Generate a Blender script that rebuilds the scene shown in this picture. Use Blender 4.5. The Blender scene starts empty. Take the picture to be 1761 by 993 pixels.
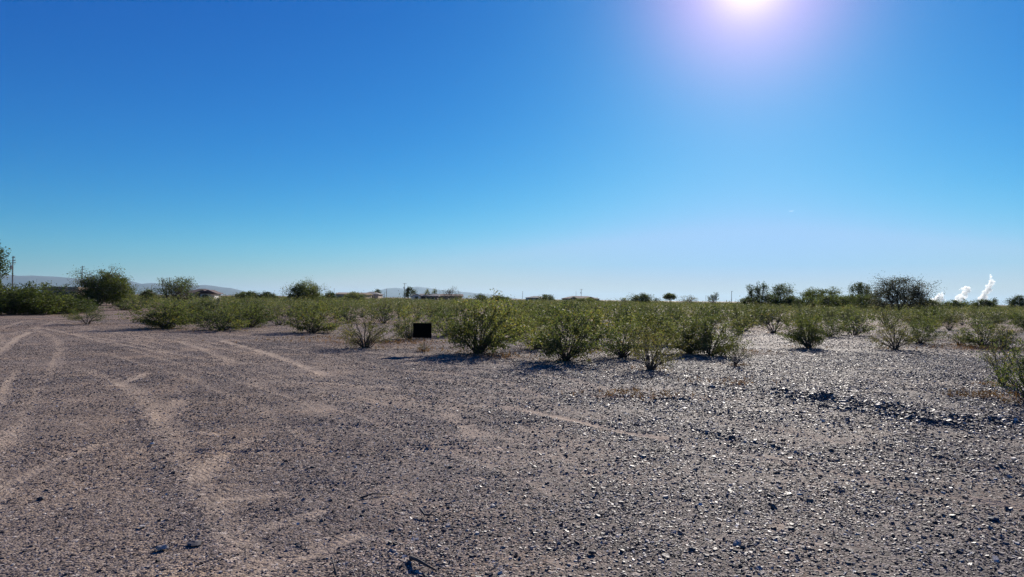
import bpy, math, random
import numpy as np
from mathutils import Vector, Matrix

SC = bpy.context.scene
COL = SC.collection
R = math.radians
rng = np.random.default_rng(7)
random.seed(7)

# ------------------------------------------------------------------ camera
PW, PH, F = 1761.0, 993.0, 1200.0
CAMH = 1.6
HZ0, HZS = 503.0, 0.0127                       # horizon height at the left edge and its slope
hz = lambda px: HZ0 + HZS * px
pitch = math.atan((hz(PW / 2) - PH / 2) / F)
CM = Matrix.Rotation(R(90) + pitch, 3, 'X') @ Matrix.Rotation(math.atan(HZS), 3, 'Z')
cd = bpy.data.cameras.new('camera')
cam = bpy.data.objects.new('camera', cd)
COL.objects.link(cam)
cam.matrix_world = Matrix.Translation((0, 0, CAMH)) @ CM.to_4x4()
cd.sensor_width = 36
cd.lens = 36 * F / PW
cd.clip_start, cd.clip_end = 0.1, 150000
SC.camera = cam


def ray(px, py):
    d = CM @ Vector(((px - PW / 2) / F, -(py - PH / 2) / F, -1))
    return d.normalized()


def ground_at(px, py):
    d = ray(px, py)
    t = -CAMH / min(d.z, -1e-5)
    return d.x * t, d.y * t


def far_at(px, D):
    d = ray(px, hz(px))
    return d.x / d.y * D, D


def height_at(px, py, D):                       # height of a picture point standing at depth D
    d = ray(px, py)
    return CAMH + d.z / d.y * D


SUN = ray(1290, -44)
SUN_EL = math.asin(SUN.z)
SUN_AZ = math.atan2(SUN.x, SUN.y)               # clockwise from +Y


# ------------------------------------------------------------------ helpers
def tag(o, label=None, cat=None, group=None, kind=None):
    if label: o['label'] = label
    if cat: o['category'] = cat
    if group: o['group'] = group
    if kind: o['kind'] = kind
    return o


def empty(name, loc, rz=0, label=None, cat=None, group=None):
    o = bpy.data.objects.new(name, None)
    COL.objects.link(o)
    o.empty_display_size = 0.2
    o.location = loc
    o.rotation_euler = (0, 0, rz)
    return tag(o, label, cat, group)


def link(name, me, parent=None, loc=(0, 0, 0)):
    o = bpy.data.objects.new(name, me)
    COL.objects.link(o)
    o.location = loc
    if parent: o.parent = parent
    return o


def mesh_np(name, V, sizes, idx, mat=None, smooth=False):
    """mesh from numpy: verts, face sizes, flat vertex indices"""
    me = bpy.data.meshes.new(name)
    V = np.asarray(V, np.float32)
    sizes = np.asarray(sizes, np.int32)
    idx = np.asarray(idx, np.int32)
    me.vertices.add(len(V))
    me.vertices.foreach_set('co', V.ravel())
    me.loops.add(len(idx))
    me.loops.foreach_set('vertex_index', idx)
    me.polygons.add(len(sizes))
    st = np.concatenate(([0], np.cumsum(sizes)[:-1])).astype(np.int32)
    me.polygons.foreach_set('loop_start', st)
    try:
        me.polygons.foreach_set('loop_total', sizes)
    except Exception:
        pass
    me.polygons.foreach_set('use_smooth', np.full(len(sizes), smooth))
    me.update(calc_edges=True)
    if mat: me.materials.append(mat)
    return me


class MB:
    """collects simple shapes into one mesh"""
    def __init__(s): s.v, s.f = [], []

    def poly(s, pts, faces):
        b = len(s.v)
        s.v += [tuple(p) for p in pts]
        s.f += [tuple(i + b for i in f) for f in faces]

    def box(s, x0, x1, y0, y1, z0, z1):
        s.poly([(x0, y0, z0), (x1, y0, z0), (x1, y1, z0), (x0, y1, z0), (x0, y0, z1), (x1, y0, z1), (x1, y1, z1), (x0, y1, z1)],
               [(0, 3, 2, 1), (4, 5, 6, 7), (0, 1, 5, 4), (1, 2, 6, 5), (2, 3, 7, 6), (3, 0, 4, 7)])

    def tube(s, pts, radii, n=4):
        pts = [Vector(p) for p in pts]
        b = len(s.v)
        for i, p in enumerate(pts):
            t = (pts[min(i + 1, len(pts) - 1)] - pts[max(i - 1, 0)])
            t = t.normalized() if t.length > 1e-9 else Vector((0, 0, 1))
            u = t.cross(Vector((0.31, 0.95, 0.07)))
            if u.length < 1e-3: u = t.cross(Vector((1, 0, 0)))
            u.normalize(); w = t.cross(u)
            for k in range(n):
                a = 2 * math.pi * k / n
                s.v.append(tuple(p + (u * math.cos(a) + w * math.sin(a)) * radii[i]))
        for i in range(len(pts) - 1):
            for k in range(n):
                a, c = b + i * n + k, b + i * n + (k + 1) % n
                s.f.append((a, c, c + n, a + n))
        s.f.append(tuple(b + k for k in range(n))[::-1])
        s.f.append(tuple(b + (len(pts) - 1) * n + k for k in range(n)))

    def mesh(s, name, mat, smooth=False):
        me = bpy.data.meshes.new(name)
        me.from_pydata(s.v, [], s.f)
        if smooth:
            me.polygons.foreach_set('use_smooth', [True] * len(me.polygons))
        me.materials.append(mat)
        me.update()
        return me

    def build(s, name, mat, parent=None, smooth=False, loc=(0, 0, 0)):
        return link(name, s.mesh(name, mat, smooth), parent, loc)


def vnoise(x, y, seed=0):
    """smooth 2-D value noise in -1..1"""
    xi, yi = np.floor(x).astype(np.int64), np.floor(y).astype(np.int64)
    fx, fy = x - xi, y - yi
    fx, fy = fx * fx * (3 - 2 * fx), fy * fy * (3 - 2 * fy)

    def h(a, b):
        n = (a * 374761393 + b * 668265263 + seed * 974634777) & 0xFFFFFFFF
        n = ((n ^ (n >> 13)) * 1274126177) & 0xFFFFFFFF
        return ((n ^ (n >> 16)) & 0xFFFF) / 32767.5 - 1
    return (h(xi, yi) * (1 - fx) + h(xi + 1, yi) * fx) * (1 - fy) + (h(xi, yi + 1) * (1 - fx) + h(xi + 1, yi + 1) * fx) * fy


# ------------------------------------------------------------------ materials
class NT:
    def __init__(s, name):
        s.m = bpy.data.materials.new(name)
        s.m.use_nodes = True
        s.t = s.m.node_tree
        s.t.nodes.clear()
        s.out = s.n('ShaderNodeOutputMaterial')

    def n(s, typ, **kw):
        nd = s.t.nodes.new(typ)
        for k, v in kw.items():
            if k.startswith('i_'):
                key = k[2:]
                nd.inputs[int(key) if key.isdigit() else key.replace('_', ' ')].default_value = v
            else:
                setattr(nd, k, v)
        return nd

    def l(s, a, b): s.t.links.new(a, b)

    def ramp(s, fac, stops, interp='LINEAR'):
        r = s.n('ShaderNodeValToRGB')
        r.color_ramp.interpolation = interp
        e = r.color_ramp.elements
        while len(e) < len(stops): e.new(0.5)
        for el, (p, c) in zip(e, stops):
            el.position = p
            el.color = (*c, 1) if len(c) == 3 else c
        s.l(fac, r.inputs[0])
        return r.outputs[0]

    def mix(s, fac, a, b, mode='MIX'):
        m = s.n('ShaderNodeMix', data_type='RGBA', blend_type=mode)
        for sock, v in ((m.inputs[0], fac), (m.inputs[6], a), (m.inputs[7], b)):
            if isinstance(v, (int, float)): sock.default_value = v
            elif isinstance(v, tuple): sock.default_value = (*v, 1)
            else: s.l(v, sock)
        return m.outputs[2]

    def math(s, op, a, b=0.0, clamp=False):
        m = s.n('ShaderNodeMath', operation=op, use_clamp=clamp)
        for sock, v in ((m.inputs[0], a), (m.inputs[1], b)):
            if isinstance(v, (int, float)): sock.default_value = v
            else: s.l(v, sock)
        return m.outputs[0]


def simple(name, col, rough=0.8, var=0.15, scale=6.0, spec=0.3):
    t = NT(name)
    tc = t.n('ShaderNodeTexCoord')
    nz = t.n('ShaderNodeTexNoise', i_Scale=scale, i_Detail=5.0)
    t.l(tc.outputs['Object'], nz.inputs['Vector'])
    c = t.ramp(nz.outputs[0], [(0.3, tuple(x * (1 - var) for x in col)), (0.7, tuple(min(1, x * (1 + var)) for x in col))])
    p = t.n('ShaderNodeBsdfPrincipled', i_Roughness=rough)
    p.inputs['Specular IOR Level'].default_value = spec
    t.l(c, p.inputs['Base Color'])
    t.l(p.outputs[0], t.out.inputs[0])
    return t.m


def leaf_mat(name, stops, trans=0.45, tint=(1.0, 1.05, 0.55), rough=0.6, spec=0.12):
    t = NT(name)
    g = t.n('ShaderNodeNewGeometry')
    oi = t.n('ShaderNodeObjectInfo')
    c = t.ramp(g.outputs['Random Per Island'], stops)
    hsv = t.n('ShaderNodeHueSaturation')
    t.l(c, hsv.inputs['Color'])
    t.l(t.math('ADD', t.math('MULTIPLY', oi.outputs['Random'], 0.5), 0.75), hsv.inputs['Value'])
    t.l(t.math('ADD', t.math('MULTIPLY', oi.outputs['Random'], -0.035), 0.515), hsv.inputs['Hue'])
    nz = t.n('ShaderNodeTexNoise', i_Scale=0.55, i_Detail=3.0)
    t.l(g.outputs['Position'], nz.inputs['Vector'])
    col = t.mix(1.0, hsv.outputs[0], t.ramp(nz.outputs[0], [(0.32, (0.62, 0.66, 0.72)), (0.5, (1.0, 1.0, 1.0)), (0.68, (1.45, 1.28, 1.05))]), 'MULTIPLY')
    p = t.n('ShaderNodeBsdfPrincipled', i_Roughness=rough)
    p.inputs['Specular IOR Level'].default_value = spec
    t.l(col, p.inputs['Base Color'])
    tr = t.n('ShaderNodeBsdfTranslucent')
    t.l(t.mix(1.0, col, tuple(x * 1.9 for x in tint), 'MULTIPLY'), tr.inputs['Color'])
    mx = t.n('ShaderNodeMixShader', i_0=trans)
    t.l(p.outputs[0], mx.inputs[1]); t.l(tr.outputs[0], mx.inputs[2])
    t.l(mx.outputs[0], t.out.inputs[0])
    return t.m


M_CREO = leaf_mat('creosote_leaf', [(0.0, (0.030, 0.046, 0.021)), (0.45, (0.067, 0.085, 0.037)), (0.82, (0.108, 0.118, 0.048)), (0.95, (0.13, 0.125, 0.045)), (1.0, (0.17, 0.11, 0.04))])
M_FAR = leaf_mat('distant_scrub_leaf', [(0.0, (0.038, 0.050, 0.028)), (0.5, (0.074, 0.089, 0.047)), (0.9, (0.12, 0.125, 0.066)), (1.0, (0.14, 0.105, 0.06))], trans=0.35)
M_SPARSE = leaf_mat('dry_creosote_leaf', [(0.0, (0.05, 0.055, 0.03)), (0.6, (0.095, 0.095, 0.045)), (1.0, (0.15, 0.12, 0.065))])
M_MESQ = leaf_mat('mesquite_leaf', [(0.0, (0.022, 0.034, 0.012)), (0.6, (0.05, 0.068, 0.022)), (1.0, (0.085, 0.10, 0.032))], trans=0.35)
M_PALO = leaf_mat('palo_verde_leaf', [(0.0, (0.045, 0.06, 0.022)), (0.6, (0.085, 0.105, 0.04)), (1.0, (0.13, 0.14, 0.06))], trans=0.4)
M_GREYT = leaf_mat('grey_twig_leaf', [(0.0, (0.035, 0.036, 0.028)), (0.6, (0.06, 0.062, 0.045)), (1.0, (0.09, 0.09, 0.062))], trans=0.3)
M_STEM = simple('grey_brown_bark', (0.085, 0.07, 0.058), 0.85, 0.3, 30)
M_TRUNK = simple('tree_bark', (0.10, 0.078, 0.06), 0.9, 0.3, 8)
M_DEAD = simple('dead_twig_bark', (0.20, 0.175, 0.15), 0.85, 0.3, 40)
M_DRYG = leaf_mat('dry_weed', [(0.0, (0.13, 0.075, 0.04)), (1.0, (0.27, 0.165, 0.08))], trans=0.2, tint=(1, .9, .6))


# ------------------------------------------------------------------ ground layout (picture points projected onto the ground)
def G(pts): return [ground_at(*p) for p in pts]


# (points, width in m, strength, rut depth)
TRACKS = [
    ([(-60, 640), (5, 603), (28, 582), (52, 571)], 0.30, 0.75, 0.01),
    ([(-30, 730), (4, 690), (14, 660), (30, 636)], 0.22, 0.55, 0.01),
    ([(95, 640), (107, 602), (97, 582), (62, 566), (95, 554), (170, 546)], 0.35, 0.45, 0.01),
    ([(20, 575), (70, 560), (120, 551), (210, 546), (330, 552)], 0.40, 0.35, 0.0),
    ([(60, 562), (150, 578), (232, 590), (312, 608)], 0.28, 0.55, 0.01),
    ([(120, 574), (200, 591), (276, 604), (330, 613), (420, 625)], 0.28, 0.6, 0.01),
    ([(200, 579), (269, 589), (300, 597), (365, 604)], 0.24, 0.45, 0.01),
    ([(312, 588), (363, 605), (390, 617), (400, 622)], 0.40, 0.6, 0.01),
    ([(381, 586), (436, 600), (490, 617), (535, 634), (560, 645)], 0.36, 0.75, 0.015),
    ([(420, 600), (470, 612), (560, 628), (640, 640)], 0.3, 0.35, 0.0),
    ([(200, 664), (228, 652), (250, 643)], 0.30, 0.65, 0.005),
    ([(120, 628), (190, 650), (235, 672), (272, 698), (300, 735), (312, 772)], 0.42, 0.42, 0.012),
    ([(268, 745), (282, 720), (302, 698), (315, 686)], 0.45, 0.45, 0.012),
    ([(340, 742), (372, 748)], 0.14, 0.7, 0.0),
    ([(335, 762), (350, 759)], 0.10, 0.6, 0.0),
    ([(345, 822), (362, 803), (392, 778), (428, 756)], 0.24, 0.55, 0.01),
    ([(425, 776), (455, 777)], 0.13, 0.7, 0.0),
    ([(250, 772), (450, 774), (640, 774), (800, 770), (1000, 767)], 0.10, 0.38, 0.02),
    ([(700, 772), (725, 773)], 0.12, 0.6, 0.0),
    ([(762, 772), (790, 772)], 0.12, 0.65, 0.0),
    ([(822, 770), (862, 769)], 0.16, 0.9, 0.0),
    ([(962, 768), (998, 766)], 0.16, 0.7, 0.0),
    ([(370, 832), (600, 832), (800, 826), (1040, 815)], 0.10, 0.30, 0.015),
    ([(788, 826), (830, 824)], 0.16, 0.7, 0.0),
    ([(1005, 818), (1035, 815)], 0.12, 0.6, 0.0),
    ([(395, 856), (490, 850)], 0.20, 0.5, 0.01),
    ([(465, 905), (550, 882)], 0.16, 0.55, 0.0),
    ([(480, 962), (540, 945), (610, 922)], 0.22, 0.5, 0.015),
    ([(480, 655), (560, 660), (640, 664), (705, 672)], 0.28, 0.5, 0.0),
    ([(430, 640), (520, 648), (600, 654)], 0.26, 0.35, 0.0),
    ([(640, 634), (760, 641), (870, 657), (935, 682)], 0.32, 0.45, 0.01),
    ([(560, 688), (700, 697), (760, 704)], 0.3, 0.3, 0.0),
    ([(770, 712), (800, 730), (815, 748)], 0.34, 0.6, 0.01),
    ([(870, 700), (940, 712), (1005, 727), (1070, 743), (1140, 752)], 0.30, 0.75, 0.012),
    ([(1140, 755), (1230, 770), (1330, 792), (1480, 822), (1600, 850), (1761, 872), (1900, 890)], 0.20, 0.42, 0.02),
    ([(1310, 783), (1365, 792)], 0.14, 0.6, 0.0),
    ([(1470, 818), (1510, 823)], 0.14, 0.6, 0.0),
    ([(1680, 857), (1750, 868)], 0.16, 0.6, 0.0),
    ([(600, 600), (680, 612), (760, 622)], 0.4, 0.25, 0.0),
    ([(-40, 790), (8, 755), (20, 735)], 0.25, 0.45, 0.0),
    ([(1335, 912), (1345, 895)], 0.12, 0.5, 0.0),
    ([(960, 968), (1070, 952)], 0.22, 0.4, 0.0),
    ([(1100, 800), (900, 745), (700, 690), (500, 632), (330, 596), (200, 573), (90, 556)], 3.2, 0.17, 0.0),
    ([(150, 1100), (110, 900), (60, 740), (45, 640), (75, 570)], 2.4, 0.16, 0.0),
    ([(535, 634), (620, 655), (705, 671), (800, 690), (880, 704)], 0.26, 0.4, 0.01),
    ([(560, 648), (650, 668), (750, 694), (850, 722), (960, 752), (1100, 790)], 0.24, 0.3, 0.01),
    ([(312, 772), (330, 800), (352, 850), (385, 910), (440, 990)], 0.30, 0.30, 0.0),
    ([(-20, 900), (30, 760), (62, 680), (105, 602)], 0.26, 0.35, 0.008),
    ([(90, 553), (250, 590), (450, 640), (700, 702), (900, 762), (1100, 835)], 0.20, 0.36, 0.008),
    ([(70, 560), (230, 602), (420, 658), (640, 722), (830, 792), (980, 860)], 0.20, 0.34, 0.008),
    ([(300, 572), (480, 596), (640, 626), (800, 662), (1000, 712), (1250, 770)], 0.22, 0.34, 0.008),
    ([(250, 600), (400, 640), (520, 690), (640, 745)], 0.24, 0.28, 0.008),
    ([(180, 606), (330, 650), (450, 705), (560, 770)], 0.24, 0.28, 0.008),
]
# reddish bare earth: (x, y, rx m, ry m, strength)
PATCH = [
    (1110, 682, 1.0, 0.22, 0.9), (1200, 686, 0.8, 0.16, 0.7), (640, 592, 2.0, 1.2, 0.6), (720, 590, 1.2, 0.8, 0.5), (1690, 682, 0.55, 0.25, 0.9),
    (850, 614, 1.0, 0.5, 0.6), (1010, 600, 1.4, 1.0, 0.5), (1690, 600, 2.0, 1.6, 0.8), (1590, 585, 1.8, 2.2, 0.7), (1310, 608, 1.0, 0.6, 0.5),
    (930, 570, 3.0, 4.0, 0.6), (1400, 570, 5.0, 4.0, 0.5), (1640, 560, 6.0, 5.0, 0.7), (640, 552, 6.0, 6.0, 0.6), (360, 572, 2.5, 1.0, 0.35),
    (700, 538, 12., 12., 0.6), (1100, 560, 6.0, 7.0, 0.5), (1300, 565, 3.0, 4.0, 0.6),
]
# ridges of bladed gravel: (points, half width m, height m)
BERMS = [
    ([(1190, 663), (1248, 669), (1340, 678), (1430, 690)], 0.22, 0.03),
    ([(1330, 680), (1422, 689), (1553, 707), (1650, 719), (1761, 730), (1960, 754)], 0.48, 0.075),
    ([(1400, 696), (1500, 712), (1600, 728), (1680, 738)], 0.22, 0.05),
    ([(1195, 740), (1245, 750), (1310, 765), (1405, 786)], 0.10, 0.026),
    ([(1040, 678), (1100, 684), (1200, 689)], 0.12, 0.04),
    ([(225, 700), (262, 742), (285, 800), (330, 880), (400, 960)], 0.22, 0.010),
]


def seg_dist(X, Y, pts, wob=0.0):
    best = np.full(X.shape, 1e9)
    for (ax, ay), (bx, by) in zip(pts[:-1], pts[1:]):
        dx, dy = bx - ax, by - ay
        L2 = dx * dx + dy * dy + 1e-9
        t = np.clip(((X - ax) * dx + (Y - ay) * dy) / L2, 0, 1)
        best = np.minimum(best, np.hypot(X - ax - t * dx, Y - ay - t * dy))
    return best


GT = [(G(p), w * (0.8 if w < 1 else 1), s * 0.88, d) for p, w, s, d in TRACKS]
for pts, w, s, d in list(GT):                     # the second wheel of the long tracks, 1.5 m to the side
    if len(pts) >= 4 and w < 0.3 and 0.2 < s < 0.5 and d > 0:
        tw = []
        for i, (x, y) in enumerate(pts):
            (ax, ay), (bx, by) = pts[max(i - 1, 0)], pts[min(i + 1, len(pts) - 1)]
            L = math.hypot(bx - ax, by - ay)
            tw.append((x - (by - ay) / L * 1.5, y + (bx - ax) / L * 1.5))
        GT.append((tw, w, s * 0.9, d))
GB = [(G(p), w, h) for p, w, h in BERMS]
GP = [(*ground_at(x, y), rx, ry, s) for x, y, rx, ry, s in PATCH]


def near_mask(X, Y, pts, pad):
    xs, ys = [p[0] for p in pts], [p[1] for p in pts]
    return (X > min(xs) - pad) & (X < max(xs) + pad) & (Y > min(ys) - pad) & (Y < max(ys) + pad)


def fields(X, Y):
    """track strength, red earth strength, ridge strength and height over the ground plane"""
    tr = np.zeros(X.shape); red = np.zeros(X.shape); bm = np.zeros(X.shape); Z = np.zeros(X.shape)
    n1 = vnoise(X * 1.1, Y * 1.1, 3); n2 = vnoise(X * 5, Y * 5, 4); n3 = vnoise(X * 17, Y * 17, 5); n4 = vnoise(X * 0.35, Y * 0.35, 6)
    Z += 0.012 * n1 + 0.006 * n2 + 0.05 * vnoise(X * 0.13, Y * 0.13, 8) * np.clip((Y - 14) / 20, 0, 1)
    for pts, w, s, d in GT:
        m = near_mask(X, Y, pts, w * 3)
        if not m.any(): continue
        D = seg_dist(X[m], Y[m], pts) * (1 + 0.35 * n2[m]) + 0.08 * w * n3[m]
        v = s * np.clip((1.25 - D / (w * 0.5)) * (1 if w > 1 else 2.0), 0, 1) * np.clip(0.95 + 0.4 * n2[m] + 0.25 * n1[m], 0, 1)
        tr[m] = np.maximum(tr[m], v)
        Z[m] -= d * np.exp(-(D / (w * 0.5)) ** 2)
    for cx, cy, rx, ry, s in GP:
        q = np.hypot((X - cx) / rx, (Y - cy) / ry) + 0.35 * n1 + 0.25 * n2
        red = np.maximum(red, s * np.clip(1.3 - q, 0, 1))
    far = np.clip((np.hypot(X, Y) - 30) / 25, 0, 1)
    red = np.maximum(red, 0.55 * far * np.clip(0.5 + n4, 0, 1))
    for pts, w, h in GB:
        m = near_mask(X, Y, pts, w * 3)
        if not m.any(): continue
        D = seg_dist(X[m], Y[m], pts) * (1 + 0.25 * n2[m])
        k = np.exp(-(D / (w * 0.62)) ** 2) * np.clip(0.8 + 0.35 * n1[m] + 0.4 * n2[m] + .2 * n3[m], 0.1, 1.4)
        Z[m] += h * k
        bm[m] = np.maximum(bm[m], k)
    return tr, red, bm, Z


# how gravelly: the drivable left side is finer and browner than the pavement of stones on the right
def right_side(X, Y):
    az = X / np.maximum(Y, 0.5)
    e = az - (-0.22 + 0.018 * (Y - 5)) + 0.12 * vnoise(X * 0.4, Y * 0.4, 11)
    return np.clip(e / 0.55 + 0.35, 0, 1)


# ground sheet: polar grid, fine in front of the camera, running on to the horizon all round
def build_ground():
    rad = [0.0, 0.6, 1.2, 1.8, 2.3]
    r = 2.6
    while r < 60:
        rad.append(r); r *= 1.0052
    while r < 90000:
        rad.append(r); r *= 1.06
    rad = np.array(rad)
    fine = np.arange(-0.80, 0.80001, 0.0020)
    coarse = np.linspace(0.80, 2 * math.pi - 0.80, 70)[1:-1]
    ang = np.concatenate((fine, coarse))
    A, RR = np.meshgrid(ang, rad)
    X, Y = np.sin(A) * RR, np.cos(A) * RR
    tr, red, bm, Z = fields(X, Y)
    Z *= np.clip((120 - RR) / 40, 0, 1)
    V = np.stack((X, Y, Z), -1).reshape(-1, 3)
    na, nr = len(ang), len(rad)
    i = np.arange(nr - 1)[:, None]; j = np.arange(na)[None, :]; j2 = (j + 1) % na
    q = np.stack((i * na + j + 0 * j2, i * na + j2, (i + 1) * na + j2, (i + 1) * na + j), -1).reshape(-1, 4)[:, ::-1]
    me = mesh_np('ground', V, np.full(len(q), 4), q.ravel(), smooth=True)
    for nm, arr in (('track', tr), ('red', red), ('berm', bm), ('stony', right_side(X, Y))):
        a = me.attributes.new(nm, 'FLOAT', 'POINT')
        a.data.foreach_set('value', arr.astype(np.float32).ravel())
    return me


def ground_mat():
    t = NT('gravel_ground')
    tc = t.n('ShaderNodeTexCoord')
    P = tc.outputs['Object']
    at = {k: t.n('ShaderNodeAttribute', attribute_name=k).outputs['Fac'] for k in ('track', 'red', 'berm', 'stony')}

    def vor(scale, feat='F1'):
        v = t.n('ShaderNodeTexVoronoi', feature=feat, i_Scale=scale)
        t.l(P, v.inputs['Vector'])
        return v

    def noise(scale, det=4.0):
        v = t.n('ShaderNodeTexNoise', i_Scale=scale, i_Detail=det)
        t.l(P, v.inputs['Vector'])
        return v.outputs[0]
    v1, v2 = vor(62.0), vor(24.0)
    sep1 = t.n('ShaderNodeSeparateColor'); t.l(v1.outputs['Color'], sep1.inputs[0])
    sep2 = t.n('ShaderNodeSeparateColor'); t.l(v2.outputs['Color'], sep2.inputs[0])
    stone = t.ramp(sep1.outputs[0], [(0.0, (0.06, 0.044, 0.04)), (0.4, (0.148, 0.118, 0.102)), (0.7, (0.245, 0.198, 0.168)), (0.93, (0.34, 0.27, 0.235)), (1.0, (0.55, 0.49, 0.44))])
    stone2 = t.ramp(sep2.outputs[0], [(0.0, (0.06, 0.045, 0.042)), (0.5, (0.15, 0.113, 0.1)), (0.9, (0.26, 0.2, 0.172)), (1.0, (0.46, 0.41, 0.37))])
    stone = t.mix(t.math('GREATER_THAN', sep2.outputs[1], 0.62), stone, stone2)
    soil = t.ramp(noise(3.0, 8.0), [(0.3, (0.25, 0.19, 0.147)), (0.7, (0.355, 0.28, 0.22))])
    # patches where more soil shows between the stones
    bare = t.math('MULTIPLY', t.math('SUBTRACT', noise(0.8, 6.0), 0.46), 2.5, True)
    left = t.math('SUBTRACT', 1.0, at['stony'], True)
    bare = t.math('ADD', t.math('MULTIPLY', bare, 0.45), t.math('MULTIPLY', left, 0.3), True)
    bare = t.math('SUBTRACT', bare, at['berm'], True)
    gap = t.math('GREATER_THAN', bare, sep1.outputs[2])
    c = t.mix(t.math('MULTIPLY', gap, 0.75), stone, soil)
    tint = t.ramp(noise(0.35, 3.0), [(0.35, (0.90, 0.90, 0.95)), (0.65, (1.1, 1.04, 0.98))])
    c = t.mix(1.0, c, tint, 'MULTIPLY')
    patch = t.ramp(noise(0.9, 7.0), [(0.34, (0.74, 0.72, 0.74)), (0.5, (1.0, 0.99, 0.98)), (0.66, (1.3, 1.22, 1.12))])
    c = t.mix(0.8, c, patch, 'MULTIPLY')
    # stones on the right carry a dark desert varnish, those on the left are dusty brown
    c = t.mix(1.0, c, t.ramp(at['stony'], [(0.0, (0.99, 1.0, 0.96)), (0.45, (0.95, 0.97, 0.97)), (1.0, (0.70, 0.69, 0.68))]), 'MULTIPLY')
    redc = t.ramp(noise(9.0, 5.0), [(0.3, (0.22, 0.125, 0.08)), (0.7, (0.34, 0.21, 0.14))])
    c = t.mix(t.math('MULTIPLY', at['red'], t.math('ADD', t.math('MULTIPLY', sep1.outputs[1], 0.9), 0.15), True), c, redc)
    tan = t.ramp(noise(14.0, 5.0), [(0.3, (0.42, 0.325, 0.24)), (0.7, (0.55, 0.435, 0.33))])
    c = t.mix(t.math('MULTIPLY', at['track'], t.math('ADD', t.math('MULTIPLY', sep1.outputs[1], 0.9), 0.6), True), c, tan)
    p = t.n('ShaderNodeBsdfPrincipled')
    t.l(c, p.inputs['Base Color'])
    soft = t.math('MAXIMUM', t.math('MAXIMUM', at['track'], at['red']), t.math('MULTIPLY', gap, 0.8), True)
    t.l(t.math('ADD', t.math('MULTIPLY', soft, 0.15), 0.75), p.inputs['Roughness'])
    t.l(t.math('SUBTRACT', 0.10, t.math('MULTIPLY', soft, 0.1)), p.inputs['Specular IOR Level'])
    # pebbles as relief
    h = t.math('ADD', t.math('MULTIPLY', t.math('SUBTRACT', 1.0, v1.outputs['Distance']), 0.010),
               t.math('MULTIPLY', t.math('MULTIPLY', t.math('SUBTRACT', 1.0, v2.outputs['Distance']), t.math('GREATER_THAN', sep2.outputs[1], 0.62)), 0.02))
    h = t.math('ADD', h, t.math('MULTIPLY', sep1.outputs[0], 0.006))
    h = t.math('MULTIPLY', h, t.math('SUBTRACT', 1.0, t.math('MULTIPLY', at['track'], 0.8), True))
    h = t.math('ADD', h, t.math('MULTIPLY', noise(90.0, 3.0), 0.006))
    # tyre tread in the bare tracks
    wv = t.n('ShaderNodeTexWave', wave_type='BANDS', bands_direction='DIAGONAL', i_Scale=9.0, i_Distortion=3.5)
    t.l(P, wv.inputs['Vector'])
    h = t.math('ADD', h, t.math('MULTIPLY', t.math('MULTIPLY', wv.outputs['Fac'], at['track']), 0.006))
    b = t.n('ShaderNodeBump', i_Strength=0.9, i_Distance=1.0)
    t.l(h, b.inputs['Height'])
    t.l(b.outputs[0], p.inputs['Normal'])
    t.l(p.outputs[0], t.out.inputs[0])
    return t.m


gme = build_ground()
gme.materials.append(ground_mat())
tag(link('ground', gme), 'flat desert ground of grey brown gravel crossed by tan tyre tracks', 'ground', kind='structure')


# ------------------------------------------------------------------ loose stones
def stone_mat():
    t = NT('loose_stone')
    g = t.n('ShaderNodeNewGeometry')
    rnd = g.outputs['Random Per Island']
    c = t.ramp(rnd, [(0.0, (0.035, 0.027, 0.025)), (0.35, (0.093, 0.073, 0.064)), (0.62, (0.162, 0.127, 0.108)), (0.80, (0.26, 0.205, 0.178)), (0.94, (0.42, 0.35, 0.30)), (1.0, (0.6, 0.55, 0.49))])
    tc = t.n('ShaderNodeTexCoord')
    nz = t.n('ShaderNodeTexNoise', i_Scale=160.0, i_Detail=4.0)
    t.l(tc.outputs['Object'], nz.inputs['Vector'])
    c = t.mix(0.5, c, t.ramp(nz.outputs[0], [(0.3, (0.45, 0.45, 0.45)), (0.7, (1.4, 1.4, 1.4))]), 'MULTIPLY')
    p = t.n('ShaderNodeBsdfPrincipled')
    t.l(c, p.inputs['Base Color'])
    w = t.n('ShaderNodeTexWhiteNoise', noise_dimensions='1D'); t.l(rnd, w.inputs['W'])
    t.l(t.math('ADD', t.math('MULTIPLY', w.outputs['Value'], 0.32), 0.50), p.inputs['Roughness'])
    p.inputs['Specular IOR Level'].default_value = 0.25
    b = t.n('ShaderNodeBump', i_Strength=0.35, i_Distance=0.006)
    t.l(nz.outputs[0], b.inputs['Height'])
    t.l(b.outputs[0], p.inputs['Normal'])
    t.l(p.outputs[0], t.out.inputs[0])
    return t.m


M_STONE = stone_mat()


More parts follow.
